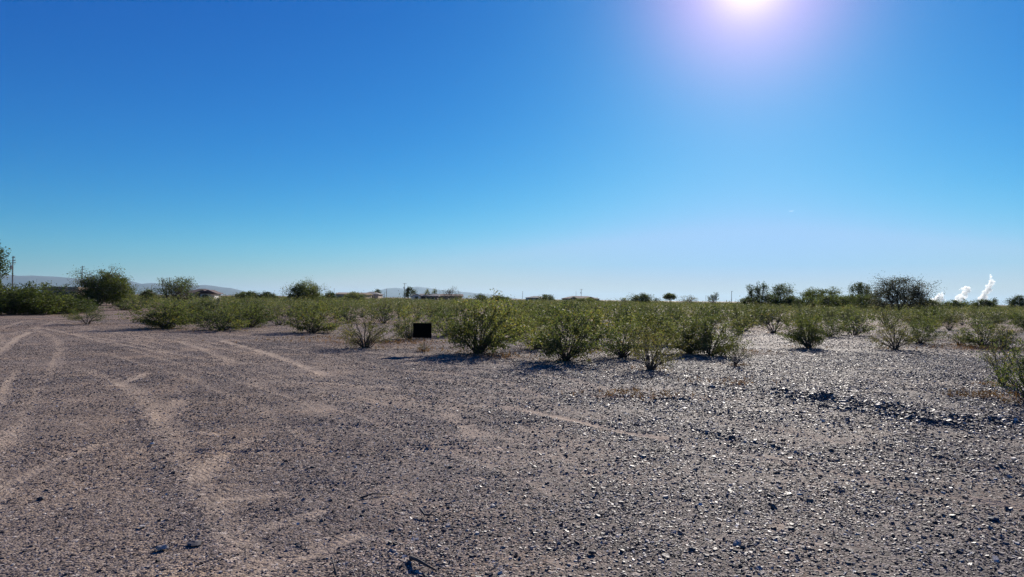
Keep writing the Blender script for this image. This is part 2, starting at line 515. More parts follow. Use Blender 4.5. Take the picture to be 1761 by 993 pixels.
def build_stones():
    xs, ys, ss = [], [], []
    HALF = 0.80

    def ring(r0, r1, per_m2, smin, smed, sig):
        area = HALF * (r1 * r1 - r0 * r0)
        n = int(area * per_m2)
        r = np.sqrt(rng.uniform(r0 * r0, r1 * r1, n)); a = rng.uniform(-HALF, HALF, n)
        s = np.maximum(smin * 0.8, smed * np.exp(rng.normal(0, sig, n)))
        xs.append(np.sin(a) * r); ys.append(np.cos(a) * r); ss.append(np.minimum(s, 0.06))
    ring(3.2, 6.5, 4200, 0.007, 0.013, 0.45)
    ring(6.5, 10, 2500, 0.011, 0.017, 0.42)
    ring(10, 16, 1250, 0.017, 0.024, 0.38)
    ring(16, 26, 760, 0.02, 0.027, 0.32)
    ring(26, 52, 110, 0.034, 0.044, 0.28)
    ring(3.2, 30, 6, 0.03, 0.036, 0.3)
    X, Y, S = np.concatenate(xs), np.concatenate(ys), np.concatenate(ss)
    # bigger stones heaped on the bladed ridges
    ex = []
    for pts, w, h in GB:
        for (ax, ay), (bx, by) in zip(pts[:-1], pts[1:]):
            L = math.hypot(bx - ax, by - ay)
            n = int(L * w * 1900 * (0.12 if h < 0.02 else 0.5 if h < .04 else 1))
            u = rng.uniform(0, 1, n); off = rng.normal(0, w * 0.55, n)
            nx, ny = -(by - ay) / L, (bx - ax) / L
            ex.append((ax + (bx - ax) * u + nx * off, ay + (by - ay) * u + ny * off, np.minimum(0.026 * np.exp(rng.normal(0, 0.5, n)), 0.09)))
    X = np.concatenate([X] + [e[0] for e in ex]); Y = np.concatenate([Y] + [e[1] for e in ex]); S = np.concatenate([S] + [e[2] for e in ex])
    tr, red, bm, Z = fields(X, Y)
    st = right_side(X, Y)
    clump = 0.75 + 0.5 * vnoise(X * 2.2, Y * 2.2, 21) + 0.3 * vnoise(X * 0.7, Y * 0.7, 22)
    keep = (0.74 + 0.26 * st) * clump * (1 - 0.95 * np.clip(tr * 1.5, 0, 1)) * (1 - 0.75 * red) + bm * np.where(st > .4, 1, .15)
    ok = rng.uniform(0, 1, len(X)) < keep
    X, Y, S, Z, st = X[ok], Y[ok], S[ok], Z[ok], st[ok]
    S = S * (0.66 + 0.3 * st)
    n = len(X)
    k = 5
    th = (np.arange(k) * 2 * math.pi / k)[None, :] + rng.uniform(-0.35, 0.35, (n, k)) + rng.uniform(0, 6.28, (n, 1))
    rr = rng.uniform(0.7, 1.2, (n, k))
    el = rng.uniform(0.55, 1.0, (n, 1)); rot = rng.uniform(0, 3.14, (n, 1))
    hgt = rng.uniform(0.12, 0.55, (n, 1))
    tx, ty = rng.normal(0, 0.23, (n, 1)), rng.normal(0, 0.23, (n, 1))

    def ringv(f, z, jit):
        lx, ly = np.cos(th) * rr * f, np.sin(th) * rr * f * el
        x = lx * np.cos(rot) - ly * np.sin(rot); y = lx * np.sin(rot) + ly * np.cos(rot)
        zz = z + x * tx + y * ty + rng.uniform(-jit, jit, (n, k))
        return np.stack((x, y, zz), -1)
    lo = ringv(1.0, -0.25 * np.ones((n, 1)), 0.05)
    hi = ringv(rng.uniform(0.6, 0.9, (n, 1)), hgt, 0.07)
    V = np.concatenate((lo, hi), 1) * S[:, None, None] * 0.62
    V[..., 0] += X[:, None]; V[..., 1] += Y[:, None]; V[..., 2] += Z[:, None]
    base = (np.arange(n) * 2 * k)[:, None]
    side = []
    for i in range(k):
        j = (i + 1) % k
        side.append(np.concatenate((base + i, base + j, base + k + j, base + k + i), 1))
    top = base + np.arange(k, 2 * k)[None, :]
    idx = np.concatenate(side + [top], 1).ravel()
    sizes = np.tile(np.array([4] * k + [k]), n)
    print('stones', n)
    return mesh_np('gravel', V.reshape(-1, 3), sizes, idx, M_STONE)


tag(link('gravel', build_stones()), 'loose dark and pale stones strewn over the desert ground', 'gravel', kind='stuff')


# ------------------------------------------------------------------ foliage
def leaves_mesh(name, C, size, mat, up=0.35, aspect=0.55):
    """one small quad leaf per row of C (n,3)"""
    n = len(C)
    d = rng.normal(0, 1, (n, 3)); d[:, 2] += up
    d /= np.linalg.norm(d, axis=1, keepdims=True) + 1e-9
    e = np.cross(d, rng.normal(0, 1, (n, 3)))
    e /= np.linalg.norm(e, axis=1, keepdims=True) + 1e-9
    s = size * rng.uniform(0.6, 1.35, (n, 1))
    a, b = d * s, e * s * aspect * 0.5
    V = np.stack((C - a * 0.5, C + b, C + a * 0.5, C - b), 1)
    return mesh_np(name, V.reshape(-1, 3), np.full(n, 4), np.arange(n * 4), mat)


def bush_shape(seed, stems=16, sub=5, per=14, leaf=0.045, spread=1.0, low=0.30, clump=0.10, bare=0.0, rad=0.011, flat=False):
    """creosote: stems fanning from one root and arching out to a domed outline; leaf tufts along their outer part.
    Returns a stem MB and leaf centres, about 1.6 m tall"""
    r = random.Random(seed)
    mb = MB(); C = []
    lop = Vector((r.gauss(0, .14), r.gauss(0, .14), 0))
    ph = [r.uniform(0, 6.28) for _ in range(3)]
    for i in range(stems):
        az = 2 * math.pi * i * 0.618 + r.uniform(-.3, .3)
        th = math.acos(1 - (i + .5) / stems * (1.28 if not flat else 1.05)) * spread
        if flat: th = max(th, 0.7)
        th = min(th, 1.95)
        k_ = r.uniform(0.78, 1.1) * (1 + .14 * math.sin(2 * az + ph[0]) + .10 * math.sin(3 * az + ph[1]))
        if th < .6: k_ = min(k_, r.uniform(.82, 1.0))
        E = Vector((math.sin(th) * math.cos(az) * .95, math.sin(th) * math.sin(az) * .95, 0.72 + .82 * math.cos(th))) * k_ + lop * math.sin(th)
        E.z = max(E.z, 0.14)
        B = Vector((math.cos(az) * .07 * r.random(), math.sin(az) * .07 * r.random(), -.04))
        K = Vector((E.x * r.uniform(.25, .5), E.y * r.uniform(.25, .5), E.z * .55 + .12 * r.random()))
        pts = []
        for q in range(7):
            u = q / 6
            p = B * (1 - u) ** 2 + K * 2 * u * (1 - u) + E * u * u
            if 0 < q: p = p + Vector((r.gauss(0, .022), r.gauss(0, .022), r.gauss(0, .015)))
            pts.append(p)
        mb.tube(pts, [rad * (1.4 - q * 0.19) for q in range(7)], 4)
        if r.random() < bare: continue
        for s_ in range(sub):
            k = r.uniform(low, 1) ** .8 * 6; i0 = min(5, int(k)); q = pts[i0].lerp(pts[i0 + 1], k - i0)
            out = (q - Vector((0, 0, .35))).normalized()
            d = (out * 1.1 + Vector((r.gauss(0, .6), r.gauss(0, .6), r.gauss(.35, .5)))).normalized()
            q2 = q + d * r.uniform(0.14, 0.36)
            if q2.z < .06: q2.z = .06
            mb.tube([q, q.lerp(q2, 0.5) + Vector((0, 0, 0.02)), q2], [rad * 0.5, rad * 0.36, rad * 0.16], 3)
            for c in range(2):
                o = q.lerp(q2, 0.4 + 0.6 * c); cl = clump * r.uniform(.5, 1.2)
                for w in range(int(per * r.uniform(.5, 1.5))):
                    g3 = [max(-1.7, min(1.7, r.gauss(0, 1))) * cl for _ in range(3)]
                    C.append((o.x + g3[0], o.y + g3[1], max(0.03, o.z + g3[2] * .8)))
    return mb, np.array(C)


class Proto:
    """a bush whose stem and leaf meshes are shared by its copies; w and h are its own size"""
    def __init__(s, seed, mat=None, leaf=0.045, **kw):
        mb, C = bush_shape(seed, leaf=leaf, **kw)
        lo, hi = np.percentile(C, 2, 0), np.percentile(C, 98, 0)
        s.w = max(hi[0] - lo[0], hi[1] - lo[1]); s.h = np.percentile(C[:, 2], 99.4)
        s.stem = mb.mesh('stems', M_STEM)
        s.leaf = leaves_mesh('foliage', C, leaf, mat or M_CREO)
        s.C = C


HERO = [Proto(100 + i, stems=36, sub=9, per=17, leaf=0.050, spread=1.04 + .07 * (i % 3), low=0.25, clump=0.075, bare=.08) for i in range(6)]
LOWB = [Proto(130 + i, stems=34, sub=8, per=12, leaf=0.050, spread=1.15, low=0.28, clump=0.085, bare=.05) for i in range(4)]
THIN = [Proto(150 + i, mat=M_SPARSE, stems=26, sub=6, per=7, leaf=0.044, spread=1.0, low=0.35, bare=0.3, clump=.07) for i in range(3)]
HEDGEP = [Proto(180 + i, mat=M_MESQ, stems=34, sub=8, per=9, leaf=0.075, spread=1.05 + .06 * i, low=0.22, clump=0.10) for i in range(3)]
RIM = [Proto(190, stems=30, sub=7, per=9, leaf=0.05, spread=1.0, low=0.3, clump=.08, bare=.25)]
SPARSE = [Proto(160 + i, mat=M_SPARSE, stems=32, sub=7, per=9, leaf=0.048, spread=1.05, low=0.32, bare=0.15, clump=.08) for i in range(3)]
FLAT = [Proto(170, mat=M_CREO, stems=22, sub=7, per=11, leaf=0.05, low=0.3, flat=True)]
MID = [Proto(200 + i, mat=[M_FAR, M_CREO, M_FAR, M_CREO, M_MESQ, M_FAR][i], stems=20, sub=6, per=7, leaf=0.085, spread=0.95 + 0.1 * (i % 3), low=0.3, clump=0.10, rad=0.016) for i in range(6)]
MIDD = [Proto(220 + i, mat=M_SPARSE, stems=20, sub=5, per=4, leaf=0.075, spread=1.05, low=0.3, clump=0.10, rad=0.016, bare=0.3) for i in range(3)]


def plant(proto, x, y, w, h, rz, label, group=None, cat='bush', name='creosote_bush'):
    t = empty(name, (x, y, 0), rz, label, cat, group)
    t.scale = (w / proto.w, w / proto.w, h / proto.h)
    link('stems', proto.stem, t)
    link('foliage', proto.leaf, t)
    return t


NEAR = [   # centre x, base y, width, top y, shape, label
    (150, 558, 66, 527, FLAT[0], 'small lone green bush with flat spreading branches beside the dirt track'),
    (287, 566, 96, 514, HERO[0], 'rounded green creosote bush at the left end of the roadside row'),
    (383, 569, 92, 521, LOWB[0], 'wide low creosote bush second along the roadside row'),
    (432, 563, 80, 521, HERO[1], 'creosote bush third along the roadside row with grey twigs at its right foot'),
    (480, 560, 60, 530, THIN[0], 'greyish low bush tucked between two green bushes of the roadside row'),
    (537, 572, 86, 520, HERO[2], 'bright yellow green creosote bush standing alone left of the black sign'),
    (628, 598, 84, 535, SPARSE[1], 'sparse grey green bush nearest the gravel, left of the black sign'),
    (703, 583, 76, 527, LOWB[1], 'low leafy bush directly behind the black sign'),
    (822, 608, 116, 511, HERO[3], 'tall fan shaped creosote bush with bare lower stems just right of the black sign'),
    (888, 582, 66, 530, HERO[4], 'smaller bush half hidden between the two big fan shaped bushes'),
    (925, 600, 80, 540, LOWB[2], 'low bush against the left foot of the densest dark green bush'),
    (973, 621, 122, 526, HERO[1], 'densest dark green creosote bush with shadow falling on the gravel'),
    (1070, 615, 96, 540, LOWB[0], 'wide olive bush right of the densest dark green bush'),
    (1117, 637, 90, 554, SPARSE[2], 'thin open bush with bare twisted stems in front of the olive thicket'),
    (1186, 608, 84, 540, HERO[0], 'olive bush in the middle of the right hand thicket'),
    (1222, 611, 84, 541, HERO[2], 'olive bush at the right end of the thicket'),
    (1264, 629, 46, 574, THIN[0], 'small spindly bush standing just right of the thicket'),
    (1391, 598, 66, 538, HERO[4], 'neat fan shaped bush alone on the pale stony clearing'),
    (1426, 581, 56, 540, LOWB[1], 'bush close behind the neat lone bush on the clearing'),
    (1540, 601, 76, 548, SPARSE[0], 'greyish bush with a dead twiggy base at the back of the clearing'),
    (1582, 592, 56, 548, LOWB[2], 'green bush touching the right side of the greyish twiggy bush'),
    (1650, 594, 44, 566, MIDD[0], 'small dark grey leafless looking bush on reddish earth'),
    (1692, 597, 92, 549, LOWB[0], 'broad yellow green bush on reddish earth near the right edge'),
    (1728, 600, 50, 540, THIN[2], 'tall thin twiggy bush right of the broad yellow green bush'),
    (1770, 694, 104, 580, RIM[0], 'nearest bush, cut by the right edge beside the dark gravel ridge'),
    (727, 605, 22, 588, THIN[1], 'tiny dead looking tuft at the foot of the black sign'),
    (1722, 664, 60, 566, THIN[0], 'tall spindly twig bush just left of the nearest bush at the right edge'),
    (1330, 574, 52, 534, MIDD[1], 'dull brown bush at the far side of the clearing, left of the lone bush'),
    (1273, 575, 56, 535, MID[0], 'bush behind the small spindly bush at the far side of the clearing'),
    (1468, 578, 62, 536, MID[1], 'dark based bush at the far side of the clearing, right of the lone bush'),
    (1130, 592, 84, 535, HERO[3], 'tall olive bush behind the thin open bush in the thicket'),
    (1025, 590, 76, 528, HERO[1], 'olive bush filling the gap right behind the densest dark green bush'),
    (770, 578, 70, 528, LOWB[2], 'bush behind the left side of the tall fan shaped bush'),
    (330, 556, 80, 516, HERO[4], 'green bush behind the first gap of the roadside row'),
    (600, 556, 44, 530, MID[2], 'little bush set back between the lone bush and the sparse grey one'),
    (660, 556, 56, 528, MID[3], 'little bush set back behind the sparse grey bush'),
    (212, 534, 46, 520, MID[4], 'low dark bush at the roadside gap below the big round tree'),
    (236, 534, 50, 506, MID[5], 'dark green bush left of the feathery upright tree'),
]
for i, (px, by, w, ty, pr, lab) in enumerate(NEAR):
    x, y = ground_at(px, by)
    plant(pr, x, y, 1.1 * w * y / F, max(0.15, height_at(px, ty, y)), (i * 2.399) % 6.28, lab, 'desert bushes near the gravel')

HEDGE = [(-22, 542, 70, 494), (18, 541, 74, 488), (58, 541, 70, 484), (92, 540, 62, 505), (122, 539, 60, 509), (42, 538, 60, 482), (76, 537, 56, 496), (148, 538, 36, 518)]
HL = ['tangled bush at the left edge of the tall roadside hedge', 'bush under the tree at the left end of the hedge', 'tallest olive bush of the roadside hedge',
      'hedge bush in front of the tan flat roofed house', 'lowest bush near the right end of the hedge', 'grey green bush rising behind the front of the hedge', 'rounded bush behind the tallest hedge bush',
      'small bush ending the hedge beside the road gap']
for i, (px, by, w, ty) in enumerate(HEDGE):
    x, y = ground_at(px, by)
    plant(HEDGEP[i % 3], x, y, w * 1.25 * y / F, 0.92 * height_at(px, ty, y), i * 1.7, HL[i], 'bushes of the left roadside hedge', name='hedge_bush')

# scrub running back from the clearing
FRONT = [(-300, 538), (0, 538), (150, 533), (215, 529), (245, 545), (330, 556), (470, 556), (560, 549), (660, 546), (760, 556), (900, 566), (1000, 566), (1100, 578), (1240, 574), (1300, 562), (1400, 566), (1500, 570), (1640, 572), (1761, 570), (2100, 572)]
ROADGAP = G([(120, 545), (165, 534), (185, 526), (196, 520)])
taken = [(*ground_at(n[0], n[1]), 0.9) for n in NEAR] + [(*ground_at(h[0], h[1]), 1.6) for h in HEDGE]


def front_y(px):
    return np.interp(px, [p[0] for p in FRONT], [p[1] for p in FRONT])


cand = []
N = 26000
d_ = np.sqrt(rng.uniform(24 ** 2, 420 ** 2, N)); a_ = rng.uniform(-0.74, 0.74, N)
CX, CY = np.tan(a_) * d_, d_
for x, y in zip(CX, CY):
    px = PW / 2 + F * x / y
    by = hz(px) + F * CAMH / y
    if by > front_y(px) + 1: continue
    if y < 140 and seg_dist(np.array([x]), np.array([y]), ROADGAP)[0] < 3.2: continue
    dens = 0.55 + 0.6 * float(vnoise(np.array([x * 0.09]), np.array([y * 0.09]), 31)[0]) + 0.25 * float(vnoise(np.array([x * 0.03]), np.array([y * 0.03]), 32)[0])
    dens += 0.55 if px > 1230 else 0.28
    if random.random() > dens * (1.0 if y < 160 else 0.55): continue
    cand.append((x, y, px))
cand.sort(key=lambda c: c[1])
grid = {}
scrub = []
for x, y, px in cand:
    sep = 1.2 if y < 150 else 2.4
    if any(math.hypot(x - a, y - b) < c + 0.4 for a, b, c in taken): continue
    k = (int(x // 2.5), int(y // 2.5))
    if any(math.hypot(x - a, y - b) < sep for i in (-1, 0, 1) for j in (-1, 0, 1) for a, b in grid.get((k[0] + i, k[1] + j), ())): continue
    grid.setdefault(k, []).append((x, y))
    scrub.append((x, y, px))
print('scrub', len(scrub))


def zone(px, y):
    if px < 245: return 'scrub bush beyond the left roadside hedge and the round tree', 'scrub beyond the left hedge'
    if px < 480: return 'scrub bush in the green mass behind the roadside row of bushes', 'scrub behind the roadside row'
    if px < 700: return 'scrub bush on the flat between the lone green bush and the tan long house', 'scrub left of the black sign'
    if px < 900: return 'scrub bush in the belt behind the black sign and the tall fan shaped bush', 'scrub behind the black sign'
    if px < 1060: return 'scrub bush in the belt behind the densest dark green bush', 'scrub behind the densest bush'
    if px < 1270: return 'scrub bush in the belt behind the olive thicket', 'scrub behind the thicket'
    if px < 1500: return 'scrub bush in the belt at the back of the pale stony clearing', 'scrub behind the stony clearing'
    return 'scrub bush in the belt below the white steam plumes and grey bare tree', 'scrub below the steam plumes'


NIND = 250
for i, (x, y, px) in enumerate(scrub[:NIND]):
    pr = random.choice(MID + MID + MIDD)
    h = random.choice([random.uniform(0.55, 1.0), random.uniform(0.8, 1.3), random.uniform(1.0, 1.6)]) if px > 245 else random.uniform(1.3, 2.0)
    lab, grp = zone(px, y)
    plant(pr, x, y, h * random.uniform(1.05, 1.6), h, random.uniform(0, 6.28), lab, grp, name='scrub_bush')


def far_scrub():
    V, n = [], 0
    bases = [p.C[rng.permutation(len(p.C))] / np.array([p.w, p.w, p.h]) for p in MID]
    out = []
    for x, y, px in scrub[NIND:]:
        b = bases[rng.integers(len(bases))]
        k = 170 if y < 130 else 90 if y < 220 else 50
        b = b[rng.integers(0, len(b), k)]
        h = rng.uniform(0.6, 1.6) * (1.0 if rng.random() < .93 else 1.5); w = h * rng.uniform(1.0, 1.6)
        a = rng.uniform(0, 6.28); c, s = math.cos(a), math.sin(a)
        bx, by = b[:, 0] * w, b[:, 1] * w
        P = np.stack((bx * c - by * s + x, bx * s + by * c + y, b[:, 2] * h), 1)
        sz = 0.13 if y < 130 else 0.2 if y < 220 else 0.3
        out.append((P, np.full(len(P), sz)))
    C = np.concatenate([o[0] for o in out]); S = np.concatenate([o[1] for o in out])
    return leaves_mesh('distant_scrub', C, S[:, None], M_FAR)


tag(link('distant_scrub', far_scrub()), 'far olive scrub covering the flat out to the horizon', 'scrub', kind='stuff')


# ------------------------------------------------------------------ trees
def tree(px, w, ty, D, label, mat=M_MESQ, seed=1, style='dome', leaves=2600, leaf=0.16, name='mesquite_tree', group='trees along the horizon', by=None):
    """trunk and limbs branching into a crown w pixels wide whose top stands at picture height ty"""
    r = random.Random(seed)
    x, y = far_at(px, D)
    H = height_at(px, ty, D); W = w * D / F
    t = empty(name, (x, y, 0), 0, label, 'tree', group)
    mb = MB(); tips = []

    def grow(p, dr, L, rad, lev):
        n = 4; pts = [p.copy()]; q = p.copy(); d = dr.copy()
        for k in range(n):
            j = Vector((r.gauss(0, 1), r.gauss(0, 1), r.gauss(0, 1))) * 0.16
            d = (d + j + Vector((0, 0, 0.06 if style != 'droop' else -0.04 * lev))).normalized()
            q = q + d * L / n; pts.append(q.copy())
        mb.tube(pts, [rad * (1 - 0.5 * k / n) for k in range(n + 1)], 5 if lev < 2 else 3)
        if lev >= 3:
            tips.append((pts[2], pts[-1])); return
        nb = r.choice([3, 4, 4]) if lev else r.choice([4, 5])
        for b in range(nb):
            at_ = pts[-1] if b == 0 else pts[r.choice([2, 3, 4])]
            s = Vector((r.gauss(0, 1), r.gauss(0, 1), r.gauss(0.25, 0.6)))
            nd = (d * (0.7 if style != 'up' else 1.2) + s * 0.75).normalized()
            grow(at_, nd, L * r.uniform(0.55, 0.8), rad * 0.55, lev + 1)
    nt = {'dome': 4, 'up': 5, 'open': 3, 'single': 1, 'droop': 1}[style]
    for k in range(nt):
        a = 2 * math.pi * k / nt + r.random()
        ln = 0.0 if nt == 1 else r.uniform(0.25, 0.8) if style != 'up' else r.uniform(0.1, 0.5)
        grow(Vector((0, 0, -0.1)), Vector((math.sin(ln) * math.cos(a), math.sin(ln) * math.sin(a), math.cos(ln))), 1.0, 0.05, 0)
    C = []
    gs = lambda k: max(-1.6, min(1.6, r.gauss(0, 1))) * k
    sp = {'dome': 0.17, 'up': 0.09, 'open': 0.12, 'single': 0.15, 'droop': 0.12}[style]
    per = max(3, leaves // len(tips))
    for a, b in tips:
        m = max(1, int(per * r.uniform(0.3, 1.7)))
        for k in range(m):
            o = a.lerp(b, r.uniform(0.2, 1.1))
            C.append((o.x + gs(sp), o.y + gs(sp), o.z + gs(sp) - (abs(r.gauss(0, 0.25)) if style in ('droop', 'dome') else 0)))
    C = np.array(C)
    if style in ('dome', 'single'):                 # clumps that fill the rounded crown between the limbs
        a0, a1 = np.percentile(C, 3, 0), np.percentile(C, 97, 0)
        cz0 = a0[2] if style == 'single' else 0.25 * a1[2]
        k = 90 if style == 'dome' else 50
        for _ in range(k):
            th, u = r.uniform(0, 6.283), r.uniform(-0.55 if style == 'single' else -0.1, 1)
            q = math.sqrt(max(0, 1 - u * u)) * r.uniform(0.5, 1.0) ** 0.5 * r.uniform(.75, 1.2)
            rx_ = (a1 - a0) / 2
            c_ = np.array([(a0[0] + a1[0]) / 2 + math.cos(th) * q * rx_[0], (a0[1] + a1[1]) / 2 + math.sin(th) * q * rx_[1], cz0 + (a1[2] - cz0) * (max(0, u) * r.uniform(.72, 1.12) if style == 'dome' else (u + .55) / 1.55 * r.uniform(.85, 1.05))])
            n_ = int((3.2 if style == 'dome' else 2.6) * len(tips) * per / k * r.uniform(.5, 1.2))
            C = np.concatenate((C, c_ + np.clip(rng.normal(0, 1, (n_, 3)), -1.7, 1.7) * np.array([.15, .15, .13]) * r.uniform(.5, 1.2)))
    if style == 'dome':                            # skirt of foliage close to the ground
        lo0 = C[:, 2].min()
        k = len(C) // 4
        q = C[rng.integers(0, len(C), k)].copy(); q[:, 2] *= rng.uniform(0.15, 0.7, k); q[:, :2] *= 1.05
        C = np.concatenate((C, q))
    c0, c1 = np.percentile(C, 1.0, 0), np.percentile(C, 99.3, 0)
    sx = W / (c1[0] - c0[0]); sy = W / (c1[1] - c0[1]); sz = H / c1[2]
    ox, oy = (c0[0] + c1[0]) / 2, (c0[1] + c1[1]) / 2
    S = np.array([sx, sy, sz]); O = np.array([ox, oy, 0])
    C = (C - O) * S
    C = C[C[:, 2] > 0.1]
    mb.v = [tuple((np.array(v) - O) * S) for v in mb.v]
    mb.build('trunk', M_TRUNK, t, True)
    link('crown', leaves_mesh('crown', C, leaf, mat), t)
    return t


tree(182, 92, 467, 95, 'big round dark green tree behind the road gap at the left', M_MESQ, 11, 'dome', 7000, 0.15)
tree(297, 80, 477, 92, 'feathery light green tree with upright wispy branches', M_PALO, 12, 'up', 5200, 0.14, 'palo_verde_tree')
tree(527, 64, 485, 125, 'rounded feathery green tree left of the long tan house', M_PALO, 13, 'dome', 4200, 0.17, 'palo_verde_tree')
tree(-36, 68, 414, 58, 'tall tree with hanging foliage cut by the left edge', M_MESQ, 14, 'single', 9000, 0.15, 'eucalyptus_tree')
tree(650, 12, 498, 330, 'tiny round dark tree beside the hip roof of the tan house', M_MESQ, 15, 'single', 500, 0.35)
tree(706, 21, 494, 300, 'dark bushy tree between the utility pole and the white gabled house', M_MESQ, 16, 'single', 900, 0.34)
tree(735, 9, 497, 290, 'thin small tree in front of the white gabled house roof', M_PALO, 17, 'single', 260, 0.3)
tree(747, 9, 496.5, 295, 'second thin small tree just right of the first in front of the grey roof', M_PALO, 18, 'single', 260, 0.3)
tree(777, 40, 493, 190, 'wide twiggy half bare tree hiding the brown house', M_GREYT, 19, 'open', 900, 0.2)
tree(826, 30, 506, 220, 'low grey green shrubby tree right of the twiggy half bare tree', M_PALO, 20, 'dome', 900, 0.24)
tree(568, 28, 503, 170, 'low round tree close to the left of the long tan house', M_MESQ, 21, 'dome', 1200, 0.22)
tree(610, 40, 503, 160, 'wide low tree in front of the long tan house', M_PALO, 41, 'dome', 1600, 0.2)
tree(940, 28, 507, 300, 'bushy tree at the right end of the grey roofed low house', M_MESQ, 22, 'dome', 900, 0.34)
tree(1103, 42, 505.5, 240, 'wide dark tree alone on the horizon right of the brown hip roofed house', M_MESQ, 23, 'dome', 1600, 0.28)
tree(1078, 22, 512, 220, 'low shrubby tree at the left foot of the wide dark horizon tree', M_PALO, 24, 'open', 700, 0.26)
tree(1152, 22, 504.5, 260, 'small rounded dark tree left of the pale twiggy one', M_MESQ, 25, 'single', 1000, 0.3)
tree(1184, 32, 508, 250, 'pale yellowish twiggy tree on the horizon', M_SPARSE, 26, 'open', 500, 0.26)
tree(1226, 19, 503, 260, 'small dark tree with one spiky top shoot', M_MESQ, 27, 'up', 800, 0.3)
tree(1303, 38, 486.5, 150, 'leaning open crowned tree, first of the right hand grove', M_MESQ, 28, 'up', 3600, 0.2)
tree(1343, 46, 489, 150, 'round crowned tree, second of the right hand grove', M_MESQ, 29, 'single', 2600, 0.2)
tree(1322, 56, 508, 145, 'low bushy tree at the feet of the first two grove trees', M_MESQ, 43, 'dome', 2000, 0.18)
tree(1411, 64, 495.5, 150, 'wide flat topped tree in the middle of the right hand grove', M_MESQ, 30, 'single', 2600, 0.2)
tree(1440, 70, 508, 135, 'dense low green tree under the wide flat topped one', M_PALO, 31, 'dome', 2800, 0.18, 'palo_verde_tree')
tree(1480, 38, 487, 150, 'domed tree with drooping sides at the end of the grove', M_MESQ, 32, 'single', 2300, 0.2)
tree(1492, 60, 508, 125, 'yellow green low tree between the domed tree and the grey bare one', M_PALO, 33, 'dome', 2400, 0.17, 'palo_verde_tree')
tree(1552, 92, 478, 108, 'large grey nearly bare round tree right of the grove', M_GREYT, 34, 'dome', 5400, 0.15)
tree(1665, 26, 514, 210, 'low dark tree beneath the middle steam plume', M_MESQ, 35, 'open', 800, 0.24)
tree(1712, 9, 512.5, 260, 'tiny upright tree right of the tallest steam plume', M_MESQ, 36, 'single', 250, 0.3)
tree(1752, 34, 509, 200, 'dark round tree at the right edge of the horizon', M_MESQ, 37, 'dome', 1800, 0.24)
tree(1130, 20, 512, 300, 'low dark tree between the wide dark tree and the small rounded one', M_MESQ, 42, 'open', 400, 0.3)


for i, (px, w_, ty, D, lab) in enumerate([
        (1290, 40, 512, 160, 'low green tree left of the leaning open crowned tree'), (1362, 44, 509, 150, 'low green tree right of the round crowned tree'),
        (1388, 40, 511, 140, 'low green tree left of the wide flat topped tree'), (1462, 46, 510, 130, 'low green tree at the left foot of the domed tree'),
        (1600, 44, 515, 150, 'low green tree right of the large grey tree'), (1640, 40, 517, 190, 'low green tree beneath the lowest steam plume'),
        (1690, 40, 516, 200, 'low green tree beneath the tallest steam plume'), (1010, 36, 513, 230, 'low green tree under the brown hip roofed house'),
        (860, 40, 509, 240, 'low green tree between the shrubby tree and the low grey house'), (460, 40, 503, 180, 'low green tree left of the rounded feathery tree'),
        (425, 40, 502, 200, 'low green tree right of the white walled house'), (257, 30, 499, 120, 'low green tree between the big round tree and the feathery tree')]):
    tree(px, w_, ty, D, lab, M_PALO if i % 3 else M_MESQ, 60 + i, 'dome', 1500, 0.0014 * D, 'palo_verde_tree' if i % 3 else 'mesquite_tree')


# ------------------------------------------------------------------ houses
M_TANW = simple('tan_stucco', (0.42, 0.33, 0.25), 0.9, 0.08)
M_WHITE = simple('white_stucco', (0.72, 0.70, 0.66), 0.9, 0.06)
M_BRNW = simple('brown_stucco', (0.24, 0.17, 0.13), 0.9, 0.08)
M_GREYW = simple('grey_siding', (0.34, 0.36, 0.38), 0.85, 0.08)
M_DARK = simple('dark_glass', (0.02, 0.023, 0.028), 0.2, 0.1)


def tile_mat(name, col):
    t = NT(name)
    tc = t.n('ShaderNodeTexCoord')
    wv = t.n('ShaderNodeTexWave', i_Scale=3.0, i_Distortion=0.6)
    t.l(tc.outputs['Object'], wv.inputs['Vector'])
    c = t.ramp(wv.outputs['Fac'], [(0.1, tuple(x * 0.7 for x in col)), (0.8, tuple(x * 1.15 for x in col))])
    p = t.n('ShaderNodeBsdfPrincipled', i_Roughness=0.85)
    p.inputs['Specular IOR Level'].default_value = 0.2
    t.l(c, p.inputs['Base Color'])
    t.l(p.outputs[0], t.out.inputs[0])
    return t.m


M_REDT, M_TANT, M_GREYT2, M_BRNT = tile_mat('red_brown_tile', (0.125, 0.085, 0.075)), tile_mat('tan_tile', (0.30, 0.22, 0.15)), tile_mat('grey_shingle', (0.19, 0.18, 0.175)), tile_mat('brown_tile', (0.15, 0.095, 0.08))


